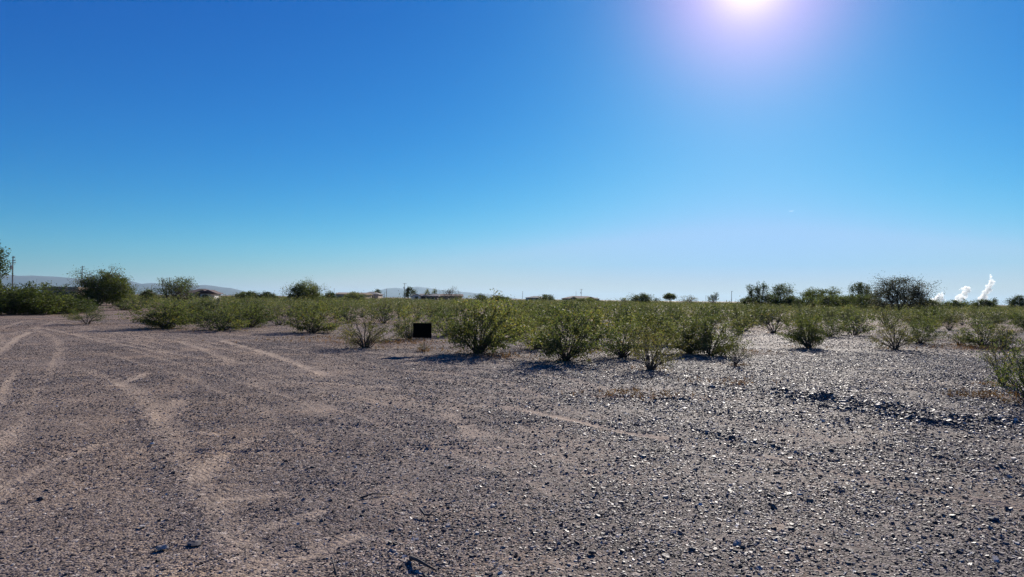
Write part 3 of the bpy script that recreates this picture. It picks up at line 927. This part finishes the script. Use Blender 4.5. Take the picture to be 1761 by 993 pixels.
def house(x0, x1, ty, D, label, wall, roof, kind='hip', wh=2.6, wins=3, chimney=None, depth=9, rz=0.0, arches=False, dormers=()):
    cx = (x0 + x1) / 2
    x, y = far_at(cx, D)
    W = (x1 - x0) * D / F
    H = max(wh + 0.5, height_at(cx, ty, D))
    t = empty('house', (x, y, 0), rz, label, 'house', 'houses along the horizon')
    hw, hd, e = W / 2 - 0.5, depth / 2, 0.5
    mb = MB()
    if kind == 'gable_front':
        mb.poly([(-hw, -hd, -.2), (hw, -hd, -.2), (hw, hd, -.2), (-hw, hd, -.2), (-hw, -hd, wh), (hw, -hd, wh), (hw, hd, wh), (-hw, hd, wh), (0, -hd, H - .25), (0, hd, H - .25)],
                [(0, 1, 5, 8, 4), (1, 2, 6, 5), (2, 3, 7, 9, 6), (3, 0, 4, 7)])
    else:
        mb.box(-hw, hw, -hd, hd, -0.2, wh)
    mb.build('wall', wall, t)
    rb = MB(); a, b = hw + e, hd + e
    th = 0.18
    if kind == 'hip':
        s = min(a * 0.8, b)
        rb.poly([(-a, -b, wh), (a, -b, wh), (a, b, wh), (-a, b, wh), (-a, -b, wh + th), (a, -b, wh + th), (a, b, wh + th), (-a, b, wh + th), (-a + s, 0, H), (a - s, 0, H)],
                [(0, 3, 2, 1), (0, 1, 5, 4), (1, 2, 6, 5), (2, 3, 7, 6), (3, 0, 4, 7), (4, 5, 9, 8), (5, 6, 9), (6, 7, 8, 9), (7, 4, 8)])
        for dx in dormers:
            k = (H - wh) * 0.8
            rb.poly([(dx - 2.4, -b - .6, wh + .05), (dx + 2.4, -b - .6, wh + .05), (dx, -b - .6, wh + k), (dx - 2.4, 0, wh + .05), (dx + 2.4, 0, wh + .05), (dx, 0, wh + k)],
                    [(0, 1, 2), (1, 4, 5, 2), (3, 0, 2, 5), (0, 3, 4, 1)])
    elif kind == 'gable':
        rb.poly([(-a, -b, wh), (a, -b, wh), (a, b, wh), (-a, b, wh), (-a, -b, wh + th), (a, -b, wh + th), (a, b, wh + th), (-a, b, wh + th), (-a, 0, H), (a, 0, H)],
                [(0, 3, 2, 1), (0, 1, 5, 4), (1, 2, 6, 9, 5), (2, 3, 7, 6), (3, 0, 4, 8, 7), (4, 5, 9, 8), (6, 7, 8, 9)])
    elif kind == 'gable_front':
        for sgn in (-1, 1):
            p = [(sgn * a, -b, wh - .2), (sgn * a, b, wh - .2), (0, b, H - .2), (0, -b, H - .2)]
            q = [(u, v, z + .2) for u, v, z in p]
            f = [(0, 1, 2, 3), (4, 7, 6, 5), (0, 4, 5, 1), (2, 6, 7, 3), (0, 3, 7, 4), (1, 5, 6, 2)]
            rb.poly(p + q, f)
    else:
        rb.box(-a, a, -b, b, wh + 0.002, wh + 0.35)
        rb.box(-a + .3, a - .3, -b + .3, b - .3, wh + .352, max(H, wh + .5))
    ro = rb.build('roof', roof, t)
    if chimney is not None:
        c = MB(); c.box(chimney - .35, chimney + .35, -.35, .35, H - .8, H + 0.9); c.build('chimney', wall, ro)
    for k in range(wins):
        u = -hw + (k + .75) * (2 * hw) / (wins + .5)
        wb = MB()
        if arches:
            pts = [(u - .9, .1), (u + .9, .1), (u + .9, wh * .6)] + [(u + .9 * math.cos(q), wh * .6 + .6 * math.sin(q)) for q in np.linspace(0.2, math.pi - .2, 7)] + [(u - .9, wh * .6)]
            n = len(pts)
            wb.poly([(p, -hd - .06, z) for p, z in pts] + [(p, -hd - .003, z) for p, z in pts], [tuple(range(n))] + [(i, (i + 1) % n, n + (i + 1) % n, n + i) for i in range(n)])
        else:
            wb.box(u - .7, u + .7, -hd - .05, -hd - .003, 1.0, 2.1)
        wo = wb.build('window', M_DARK, t)
        if not arches:
            fb = MB()
            fb.box(u - .82, u + .82, -hd - .08, -hd - .004, 2.103, 2.22); fb.box(u - .82, u + .82, -hd - .08, -hd - .004, .88, .997)
            fb.build('frame', M_WHITE, wo)
    db = MB(); db.box(hw * .1 - .5, hw * .1 + .5, -hd - .045, -hd - .0035, 0, 2.05); db.build('door', M_BRNW, t)
    return t


house(91, 152, 494, 190, 'tan flat roofed house with dark arches behind the left hedge', M_TANW, M_TANT, 'flat', 2.4, 4, None, 9, 0.05, True)
house(322, 374, 497, 185, 'white walled house with red brown tile roof beside the feathery upright tree', M_WHITE, M_REDT, 'hip', 1.9, 3, None, 8, 0.1, True, (1.6, 3.0))
house(581, 636, 503.5, 300, 'long low tan house left of the dark tree and poles', M_TANW, M_TANT, 'gable', 2.5, 4, None, 10, -0.1)
house(624, 656, 502, 320, 'tan house wing with a taller grey hip roof', M_TANW, M_GREYT2, 'hip', 2.7, 2, None, 11, 0.0)
house(706, 724, 505.5, 285, 'white gabled house with its bright end wall towards the road', M_WHITE, M_GREYT2, 'gable_front', 2.3, 1, None, 8, 0.2)
house(722, 756, 505.5, 292, 'grey roofed long house joined behind the white gable', M_BRNW, M_GREYT2, 'gable', 2.2, 3, None, 8, 0.0)
house(754, 796, 506, 300, 'brown roofed house behind the twiggy half bare tree', M_BRNW, M_BRNT, 'gable', 2.3, 3, None, 9, 0.0)
house(903, 942, 509.5, 400, 'low blue grey house with grey roof among scrub', M_GREYW, M_GREYT2, 'hip', 2.2, 3, None, 9, 0.0)
house(966, 1030, 509.5, 420, 'brown hip roofed house with two small roof gables', M_BRNW, M_BRNT, 'hip', 2.1, 4, None, 12, 0.0, False, (-4.5, 5.5))
# pale block wall at the left
t = empty('garden_wall', (*far_at(108, 130), 0), 0, 'pale low block wall glimpsed behind the left hedge', 'wall')
mb = MB(); mb.box(-2.6, 2.6, -.1, .1, -.1, 0.78); mb.build('wall_panel', M_WHITE, t)
mb = MB(); mb.box(-2.65, 2.65, -.14, .14, .782, .86); mb.build('coping', M_WHITE, t)


# ------------------------------------------------------------------ poles
M_POLE = simple('weathered_pole', (0.12, 0.10, 0.085), 0.9, 0.2)
M_INS = simple('insulator_grey', (0.22, 0.22, 0.23), 0.5, 0.1)
M_TRANSF = simple('transformer_grey', (0.25, 0.26, 0.27), 0.5, 0.1)


def pole(px, ty, D, label, arms=(), transformer=None, rad=0.15, side_pins=()):
    x, y = far_at(px, D)
    H = height_at(px, ty, D)
    t = empty('utility_pole', (x, y, 0), 0, label, 'utility pole', 'utility poles along the horizon')
    mb = MB(); mb.tube([(0, 0, -.3), (0, 0, H * .5), (0, 0, H)], [rad, rad * .85, rad * .7], 8); mb.build('pole', M_POLE, t)
    for dz, l, r_ in arms:
        mb = MB(); mb.box(-l, r_, -rad - .1, -rad + .02, H - dz - .07, H - dz + .07)
        ao = mb.build('crossarm', M_POLE, t)
        for u in (-l + .08, r_ - .08):
            if abs(u) < .25: continue
            i = MB(); i.tube([(u, -rad - .04, H - dz + .072), (u, -rad - .04, H - dz + .2), (u, -rad - .04, H - dz + .3)], [.05, .08, .04], 6); i.build('insulator', M_INS, ao)
    if transformer:
        mb = MB(); z = H - transformer; mb.tube([(-rad - .26, 0, z - .5), (-rad - .26, 0, z + .35), (-rad - .26, 0, z + .48)], [.26, .26, .12], 8)
        mb.build('transformer', M_TRANSF, t)
    return t


pole(21, 440.5, 160, 'tallest utility pole with transformer above the left hedge', [(0.35, .1, .6), (1.05, .1, .7), (1.6, .75, .75)], 2.6)
pole(140.5, 458, 215, 'utility pole behind the left flank of the big round tree', [(0.25, .15, .8), (1.0, .15, .8)])
pole(291, 477, 300, 'utility pole with double crossarms behind the feathery upright tree', [(0.4, 1.1, 1.1), (1.9, 1.1, 1.1)], None, .16)
pole(486, 495, 480, 'faint far pole left of the rounded feathery tree', [(.3, .8, .8)], None, .13)
pole(574.5, 496, 420, 'bare thin pole between the rounded feathery tree and the long tan house', (), None, .13)
pole(664.5, 497, 400, 'bare pole right of the tan hip roof', (), None, .15)
pole(661, 503, 420, 'short stub pole left of the bare pole by the hip roof', (), None, .13)
pole(695.5, 487, 390, 'utility pole with crossarm and transformer left of the dark bushy tree', [(.4, 1.0, 1.0)], 2.6, .17)
pole(898.5, 501, 520, 'thin far pole left of the low blue grey house', (), None, .15)
pole(990.5, 501, 520, 'thin mast above the left half of the brown hip roof', (), None, .13)
pole(999.5, 497.5, 500, 'utility pole with crossarm above the brown hip roof', [(.4, 1.0, 1.0)], 2.6, .17)
pole(1258, 501, 360, 'plain pole alone on the horizon left of the grove', [(.2, .1, .5)], None, .14)
pole(1214, 508, 420, 'short thin pole left of the spiky topped tree', (), None, .12)


# ------------------------------------------------------------------ black sign
sx, sy = ground_at(727, 609)
M_BLACK = simple('black_panel', (0.004, 0.004, 0.004), 0.9, 0.1, 6, 0.05)
M_STAKE = simple('rusty_stake', (0.09, 0.06, 0.05), 0.7, 0.3, 30)
sg = empty('yard_sign', (sx, sy, 0), 0, 'blank black rectangular sign panel on thin stakes in front of bushes', 'sign')
z0, z1 = height_at(727, 581.5, sy), height_at(727, 556, sy)
hw = 31.5 / 2 * sy / F
mb = MB(); mb.box(-hw, hw, -0.012, 0.012, z0, z1); sp = mb.build('panel', M_BLACK, sg, loc=(-0.02, 0, 0))
bv = sp.modifiers.new('bevel', 'BEVEL'); bv.width = 0.004; bv.segments = 2
for u in (0.05,):
    mb = MB(); mb.tube([(u, .02, -.1), (u, .02, z0 + .1), (u, .02, z1 - .05)], [.008, .008, .008], 6); mb.build('stake', M_STAKE, sg)


# ------------------------------------------------------------------ rocks, sticks, dry weeds
def rock(px, py, wpx, col, label, name='rock', hh=0.5):
    x, y = ground_at(px, py)
    import bmesh
    bm = bmesh.new()
    bmesh.ops.create_icosphere(bm, subdivisions=2, radius=0.5)
    r = random.Random(int(px * 7 + py))
    offs = [Vector((r.gauss(0, 1), r.gauss(0, 1), r.gauss(0, 1))) for _ in range(6)]
    w = 0.68 * wpx * y / F
    for v in bm.verts:
        n = v.co.normalized()
        k = 1 + sum(0.10 * math.sin(3.1 * n.dot(o) + i) for i, o in enumerate(offs)) + r.uniform(-.04, .04)
        v.co = Vector((v.co.x * k * w, v.co.y * k * w * .8, v.co.z * k * w * hh))
    me = bpy.data.meshes.new(name)
    bm.to_mesh(me); bm.free()
    me.materials.append(simple('stone_' + name, col, 0.7, 0.25, 30))
    o = link(name, me, None, (x, y, w * hh * 0.25))
    return tag(o, label, 'rock', 'single rocks on the gravel')


rock(262, 764, 12, (0.55, 0.50, 0.45), 'small white stone on the dark gravel strip at the left')
rock(244, 906, 14, (0.48, 0.43, 0.38), 'pale flat stone above the pair of larger rocks in the left corner', hh=.35)
rock(280, 944, 26, (0.30, 0.275, 0.26), 'light grey rock of the pair in the lower left')
rock(335, 937, 34, (0.085, 0.075, 0.075), 'dark wedge shaped rock of the pair in the lower left', hh=.35)
rock(70, 859, 17, (0.05, 0.045, 0.045), 'dark stone near the left edge of the gravel')
rock(372, 845, 11, (0.045, 0.045, 0.05), 'blackish stone beside the faint tyre print left of centre')
rock(1429, 775, 15, (0.05, 0.045, 0.045), 'round dark rock alone on the pale gravel at the right')
rock(1018, 952, 20, (0.06, 0.05, 0.048), 'dark rock in the lower centre gravel')
rock(1190, 946, 18, (0.055, 0.05, 0.05), 'dark rock in the foreground right of centre')
rock(1206, 741, 14, (0.05, 0.045, 0.042), 'dark rock at the left end of the small gravel ridge')
rock(1710, 895, 30, (0.035, 0.048, 0.07), 'large dark slab near the lower right corner', hh=.35)
rock(1566, 707, 16, (0.045, 0.04, 0.04), 'black rock on the crest of the dark gravel ridge')


def stick(pts, r0, label, forks=()):
    P = [(*ground_at(px, py), z) for px, py, z in pts]
    o = P[0]
    mb = MB()
    mb.tube([(a - o[0], b - o[1], c) for a, b, c in P], [r0 * (1 - .6 * i / (len(P) - 1)) for i in range(len(P))], 6)
    for fk in forks:
        Q = [(*ground_at(px, py), z) for px, py, z in fk]
        mb.tube([(a - o[0], b - o[1], c) for a, b, c in Q], [r0 * .6 * (1 - .6 * i / (len(Q) - 1)) for i in range(len(Q))], 5)
    ob = mb.build('stick', M_STICK, None, True, (o[0], o[1], 0))
    return tag(ob, label, 'stick', 'dead sticks on the gravel')


M_STICK = simple('weathered_stick', (0.075, 0.062, 0.055), 0.8, 0.3, 60)
stick([(620, 860, .015), (640, 856, .03), (655, 854, .02), (672, 853, .012)], 0.0084, 'long thin dark stick lying on the bare gravel')
stick([(706, 964, .02), (718, 975, .04), (735, 982, .03), (750, 985, .012)], 0.0140, 'thick curved stick at the bottom centre')
stick([(722, 886, .05), (730, 893, .03), (745, 893, .03), (758, 897, .012)], 0.0091, 'forked twig on the gravel above the thick curved stick', [[(730, 893, .03), (722, 899, .012)], [(738, 893, .03), (752, 886, .05)]])
stick([(577, 992, .01), (574, 984, .04), (571, 976, .06)], 0.0070, 'short twig poking up at the bottom edge')


def weeds():
    C = []
    for px, py, n, s in [(640, 590, 160, .8), (690, 592, 60, .6), (715, 588, 60, .5), (1690, 684, 70, .30), (1690, 600, 220, 1.1), (850, 614, 90, .5), (560, 583, 90, .9), (1010, 606, 80, .6), (1310, 608, 60, .5),
                         (1250, 660, 40, .5), (270, 566, 60, .5), (330, 570, 50, .8), (1080, 683, 70, .5), (940, 598, 60, .5), (535, 588, 90, 1.2), (750, 603, 40, .6)]:
        x, y = ground_at(px, py)
        C.append(np.stack((rng.normal(x, s, n), rng.normal(y, s * .6, n), rng.uniform(0.01, .09, n)), 1))
    for px, by, w_, ty, pr, lab in NEAR:          # litter under the bushes
        x, y = ground_at(px, by)
        n = 26
        C.append(np.stack((rng.normal(x, w_ * y / F * .3, n), rng.normal(y, w_ * y / F * .3, n), rng.uniform(0.005, .03, n)), 1))
    C = np.concatenate(C)
    C = np.repeat(C, 4, 0) + rng.normal(0, .03, (len(C) * 4, 3)) * np.array([1, 1, .5])
    C[:, 2] = np.abs(C[:, 2]) + .01
    return leaves_mesh('dry_weeds', C, 0.09, M_DRYG, 1.2, 0.14)


tag(link('dry_weeds', weeds()), 'low dry orange weeds scattered on bare earth by the bushes', 'weeds', kind='stuff')


# ------------------------------------------------------------------ mountains, steam, haze
M_MTN = simple('hazed_mountain_rock', (0.035, 0.048, 0.07), 0.95, 0.25, 0.002, 0.1)  # blue of the distance haze is partly put into the rock colour


def mountain(name, prof, D, depth, label, seed):
    xs = np.linspace(prof[0][0], prof[-1][0], 260)
    ys = np.interp(xs, [p[0] for p in prof], [p[1] for p in prof])
    rows = 26
    V = []
    for j in range(rows):
        v = j / (rows - 1)
        for k, px in enumerate(xs):
            Dj = D + (v - 0.5) * depth
            h = max(0.0, height_at(px, ys[k], D))
            x, y = far_at(px, D)
            y = Dj
            e = math.sin(math.pi * v) ** 0.9
            V.append((x, y, h * e))
    V = np.array(V)
    n = vnoise(V[:, 0] / 900, V[:, 1] / 700, seed) + 0.5 * vnoise(V[:, 0] / 350, V[:, 1] / 300, seed + 1) + .25 * vnoise(V[:, 0] / 140, V[:, 1] / 130, seed + 2)
    mid = np.abs(np.repeat(np.arange(rows), len(xs)) / (rows - 1) - .5) * 2
    V[:, 2] *= 1 + 0.22 * n * np.clip(mid * 2, 0.12, 1)
    V[:, 2] -= 3
    c = len(xs)
    i = np.arange(rows - 1)[:, None]; j = np.arange(c - 1)[None, :]
    q = np.stack((i * c + j, i * c + j + 1, (i + 1) * c + j + 1, (i + 1) * c + j), -1).reshape(-1, 4)
    o = link(name, mesh_np(name, V, np.full(len(q), 4), q.ravel(), M_MTN, True))
    return tag(o, label, 'mountains', kind='structure')


mountain('mountains', [(-260, 490), (-120, 474), (-40, 478), (0, 475), (12, 473), (32, 476.5), (58, 474), (85, 475), (110, 477), (136, 479.5), (165, 483), (190, 484), (215, 482.5), (228, 486), (244, 490), (268, 487.5), (300, 491), (322, 494), (336, 492.5), (350, 489.8), (364, 491),
                        (382, 494), (392, 495), (402, 498), (420, 503), (432, 509)], 19000, 3600, 'hazy blue mountain range low on the left horizon', 51)
mountain('mountains', [(575, 511), (640, 503), (667, 496), (682, 495.5), (695, 497), (716, 492.5), (736, 495), (760, 499), (801, 503), (850, 507), (900, 515)], 28000, 4000, 'faint pale mountains far off behind the poles and white house', 61)


def steam_mat(name='steam', dens=0.032):
    t = NT(name)
    v = t.n('ShaderNodeVolumePrincipled')
    v.inputs['Color'].default_value = (1, 1, 1, 1)
    v.inputs['Density'].default_value = dens
    v.inputs['Anisotropy'].default_value = 0.55
    t.l(v.outputs[0], t.out.inputs['Volume'])
    return t.m


M_STEAM = steam_mat()


def plume(puffs, D, label):
    import bmesh
    bx, by = far_at(puffs[0][0], D)
    bm = bmesh.new()
    r = random.Random(int(puffs[0][0]))
    dense = []
    for a, b in zip(puffs[:-1], puffs[1:]):
        for u in (0, .33, .66): dense.append([a[i] + (b[i] - a[i]) * u for i in range(3)])
    for px, py, rad in dense + [puffs[-1]]:
        for k in range(6):
            ux, uy = px + r.gauss(0, rad * .4), py + r.gauss(0, rad * .4)
            x, _ = far_at(ux, D); z = max(4, height_at(ux, uy, D)); R_ = rad * r.uniform(.35, .75) * D / F
            bmesh.ops.create_icosphere(bm, subdivisions=2, radius=R_, matrix=Matrix.Translation((x - bx, r.gauss(0, R_), z)))
    me = bpy.data.meshes.new('steam_plume')
    bm.to_mesh(me); bm.free()
    me.materials.append(M_STEAM)
    o = link('steam_plume', me, None, (bx, by, 0))
    rm = o.modifiers.new('remesh', 'REMESH'); rm.mode = 'VOXEL'; rm.voxel_size = 1.2 * D / F * .6; rm.use_smooth_shade = True
    tx = bpy.data.textures.new('puff', 'CLOUDS'); tx.noise_scale = 6 * D / F
    dm = o.modifiers.new('puff', 'DISPLACE'); dm.texture = tx; dm.strength = 6.0 * D / F; dm.mid_level = .5
    return tag(o, label, 'steam', 'steam plumes on the right horizon')


plume([(1604, 522, 5), (1611, 518, 5), (1616, 512, 4.5), (1619, 507, 2.5), (1600, 520, 3), (1621, 502.5, 1.2)], 7000, 'lowest and widest white steam plume beside the grey bare tree')
plume([(1646, 520, 4), (1648, 511, 4), (1652, 508, 3), (1656, 514, 4), (1661, 503, 4), (1663, 497, 4), (1665, 493.5, 2.5), (1650, 499, 1.5)], 7000, 'middle white steam plume rising in two columns')
plume([(1690, 522, 6), (1692, 514, 5.5), (1689, 508, 3), (1696, 504, 4.5), (1700, 497, 4), (1703, 489, 4), (1705, 484, 3), (1703, 473, 1.6)], 7000, 'tallest white steam plume at the right end')
# small far jet in the sky
cx, cy = far_at(1360, 9000); cz = height_at(1360, 363.5, 9000)
mb = MB(); mb.tube([(-38, 0, -2), (-20, 0, 0), (10, 0, 2), (38, 0, 5)], [2, 6, 7, 2], 8)
tag(mb.build('cloud_wisp', steam_mat('thin_cloud', 0.012), None, True, (cx, cy, cz)), 'tiny lone white wisp high in the clear sky', 'cloud')

tz = NT('haze_air')
pv = tz.n('ShaderNodeVolumePrincipled')
pv.inputs['Color'].default_value = (0.50, 0.69, 0.82, 1)
pv.inputs['Density'].default_value = 2.8e-5
pv.inputs['Anisotropy'].default_value = 0.24
tz.l(pv.outputs[0], tz.out.inputs['Volume'])
mb = MB(); mb.box(-60000, 60000, -3000, 60000, -8, 540)
tag(mb.build('haze', tz.m), 'thin blue haze over the distant flat', 'haze', kind='stuff')


# ------------------------------------------------------------------ sky and sun
w = bpy.data.worlds.new('World')
SC.world = w
w.use_nodes = True
nt = w.node_tree
nt.nodes.clear()
WN = lambda typ, **kw: [n := nt.nodes.new(typ), [setattr(n, k, v) for k, v in kw.items()]][0]
sky = WN('ShaderNodeTexSky', sky_type='NISHITA', sun_disc=False, sun_elevation=SUN_EL, sun_rotation=SUN_AZ, altitude=300, air_density=1.0, dust_density=0.25, ozone_density=3.0)
hs = WN('ShaderNodeHueSaturation'); hs.inputs['Saturation'].default_value = 1.25
nt.links.new(sky.outputs[0], hs.inputs['Color'])
bg = WN('ShaderNodeBackground'); bg.inputs['Strength'].default_value = 0.1
# deepen the clear desert sky, channel by channel
chan = []
sr = WN('ShaderNodeSeparateColor'); cr = WN('ShaderNodeCombineColor')
nt.links.new(hs.outputs[0], sr.inputs[0])
for ch, (gain, pw) in enumerate(((0.465 * 0.616, 2.2), (0.65 * 0.616, 1.2), (0.84 * 0.616, 0.806))):
    m1 = WN('ShaderNodeMath', operation='MULTIPLY'); m1.inputs[1].default_value = 0.1
    m2 = WN('ShaderNodeMath', operation='POWER'); m2.inputs[1].default_value = pw
    m3 = WN('ShaderNodeMath', operation='MULTIPLY'); m3.inputs[1].default_value = gain * 10
    nt.links.new(sr.outputs[ch], m1.inputs[0]); nt.links.new(m1.outputs[0], m2.inputs[0]); nt.links.new(m2.outputs[0], m3.inputs[0])
    chan.append(m3.outputs[0])


def wmath(op, a, b, c=None):
    m = WN('ShaderNodeMath', operation=op)
    for s, v in zip(m.inputs, (a, b, c)):
        if v is None: continue
        if isinstance(v, (int, float)): s.default_value = v
        else: nt.links.new(v, s)
    return m.outputs[0]


# the haze belt low over the horizon is pale, never redder than it is green
tc = WN('ShaderNodeTexCoord')
sz = WN('ShaderNodeSeparateXYZ'); nt.links.new(tc.outputs['Generated'], sz.inputs[0])
mr = WN('ShaderNodeMapRange'); nt.links.new(sz.outputs['Z'], mr.inputs[0])
for k, v in enumerate((0.0, 0.05, 0.97, 0.56)): mr.inputs[k + 1].default_value = v
gr = wmath('SMOOTH_MIN', chan[1], 3.8, 1.5)
nt.links.new(wmath('SMOOTH_MIN', chan[0], wmath('MULTIPLY', gr, mr.outputs[0]), 0.4), cr.inputs[0])
nt.links.new(gr, cr.inputs[1])
nt.links.new(wmath('SMOOTH_MAX', chan[2], wmath('MULTIPLY', gr, 1.06), 0.3), cr.inputs[2])
nt.links.new(cr.outputs[0], bg.inputs['Color'])
# glow round the sun put into the sky, its pink part imitating lens flare
dp = WN('ShaderNodeVectorMath', operation='DOT_PRODUCT'); dp.inputs[1].default_value = SUN
nt.links.new(tc.outputs['Generated'], dp.inputs[0])
dc = wmath('MAXIMUM', dp.outputs['Value'], 0.0)
acc = bg.outputs[0]
for power, strg, col in ((1300, 0.5, (1.0, 0.90, 0.97)), (260, 0.17, (1.0, 0.75, 0.92)), (150, 0.24, (1.0, 0.14, 0.3)), (30, 0.015, (1.0, .4, .6))):
    e = WN('ShaderNodeBackground'); e.inputs['Color'].default_value = (*col, 1)
    nt.links.new(wmath('MULTIPLY', wmath('POWER', dc, power), strg), e.inputs['Strength'])
    ad = WN('ShaderNodeAddShader')
    nt.links.new(acc, ad.inputs[0]); nt.links.new(e.outputs[0], ad.inputs[1])
    acc = ad.outputs[0]
wo = WN('ShaderNodeOutputWorld')
nt.links.new(acc, wo.inputs[0])

ld = bpy.data.lights.new('sun', 'SUN')
ld.energy = 4.6; ld.angle = R(0.55); ld.color = (1.0, 0.93, 0.84)
lo = bpy.data.objects.new('sun', ld)
COL.objects.link(lo)
lo.rotation_euler = (-SUN).to_track_quat('-Z', 'Y').to_euler()
lo.location = (0, 0, 50)

SC.view_settings.view_transform = 'Standard'
SC.view_settings.look = 'None'
SC.view_settings.gamma = 1
SC.view_settings.use_curve_mapping = False
SC.view_settings.exposure = 0.7
SC.render.engine = 'CYCLES'
SC.cycles.max_bounces = 6
SC.cycles.diffuse_bounces = 3
SC.cycles.transmission_bounces = 4
SC.cycles.volume_bounces = 0
SC.cycles.sample_clamp_indirect = 4
SC.cycles.sample_clamp_direct = 7
SC.cycles.use_denoising = True
SC.cycles.denoiser = 'OPENIMAGEDENOISE'
SC.cycles.denoising_input_passes = 'RGB_ALBEDO_NORMAL'
SC.cycles.denoising_prefilter = 'NONE'
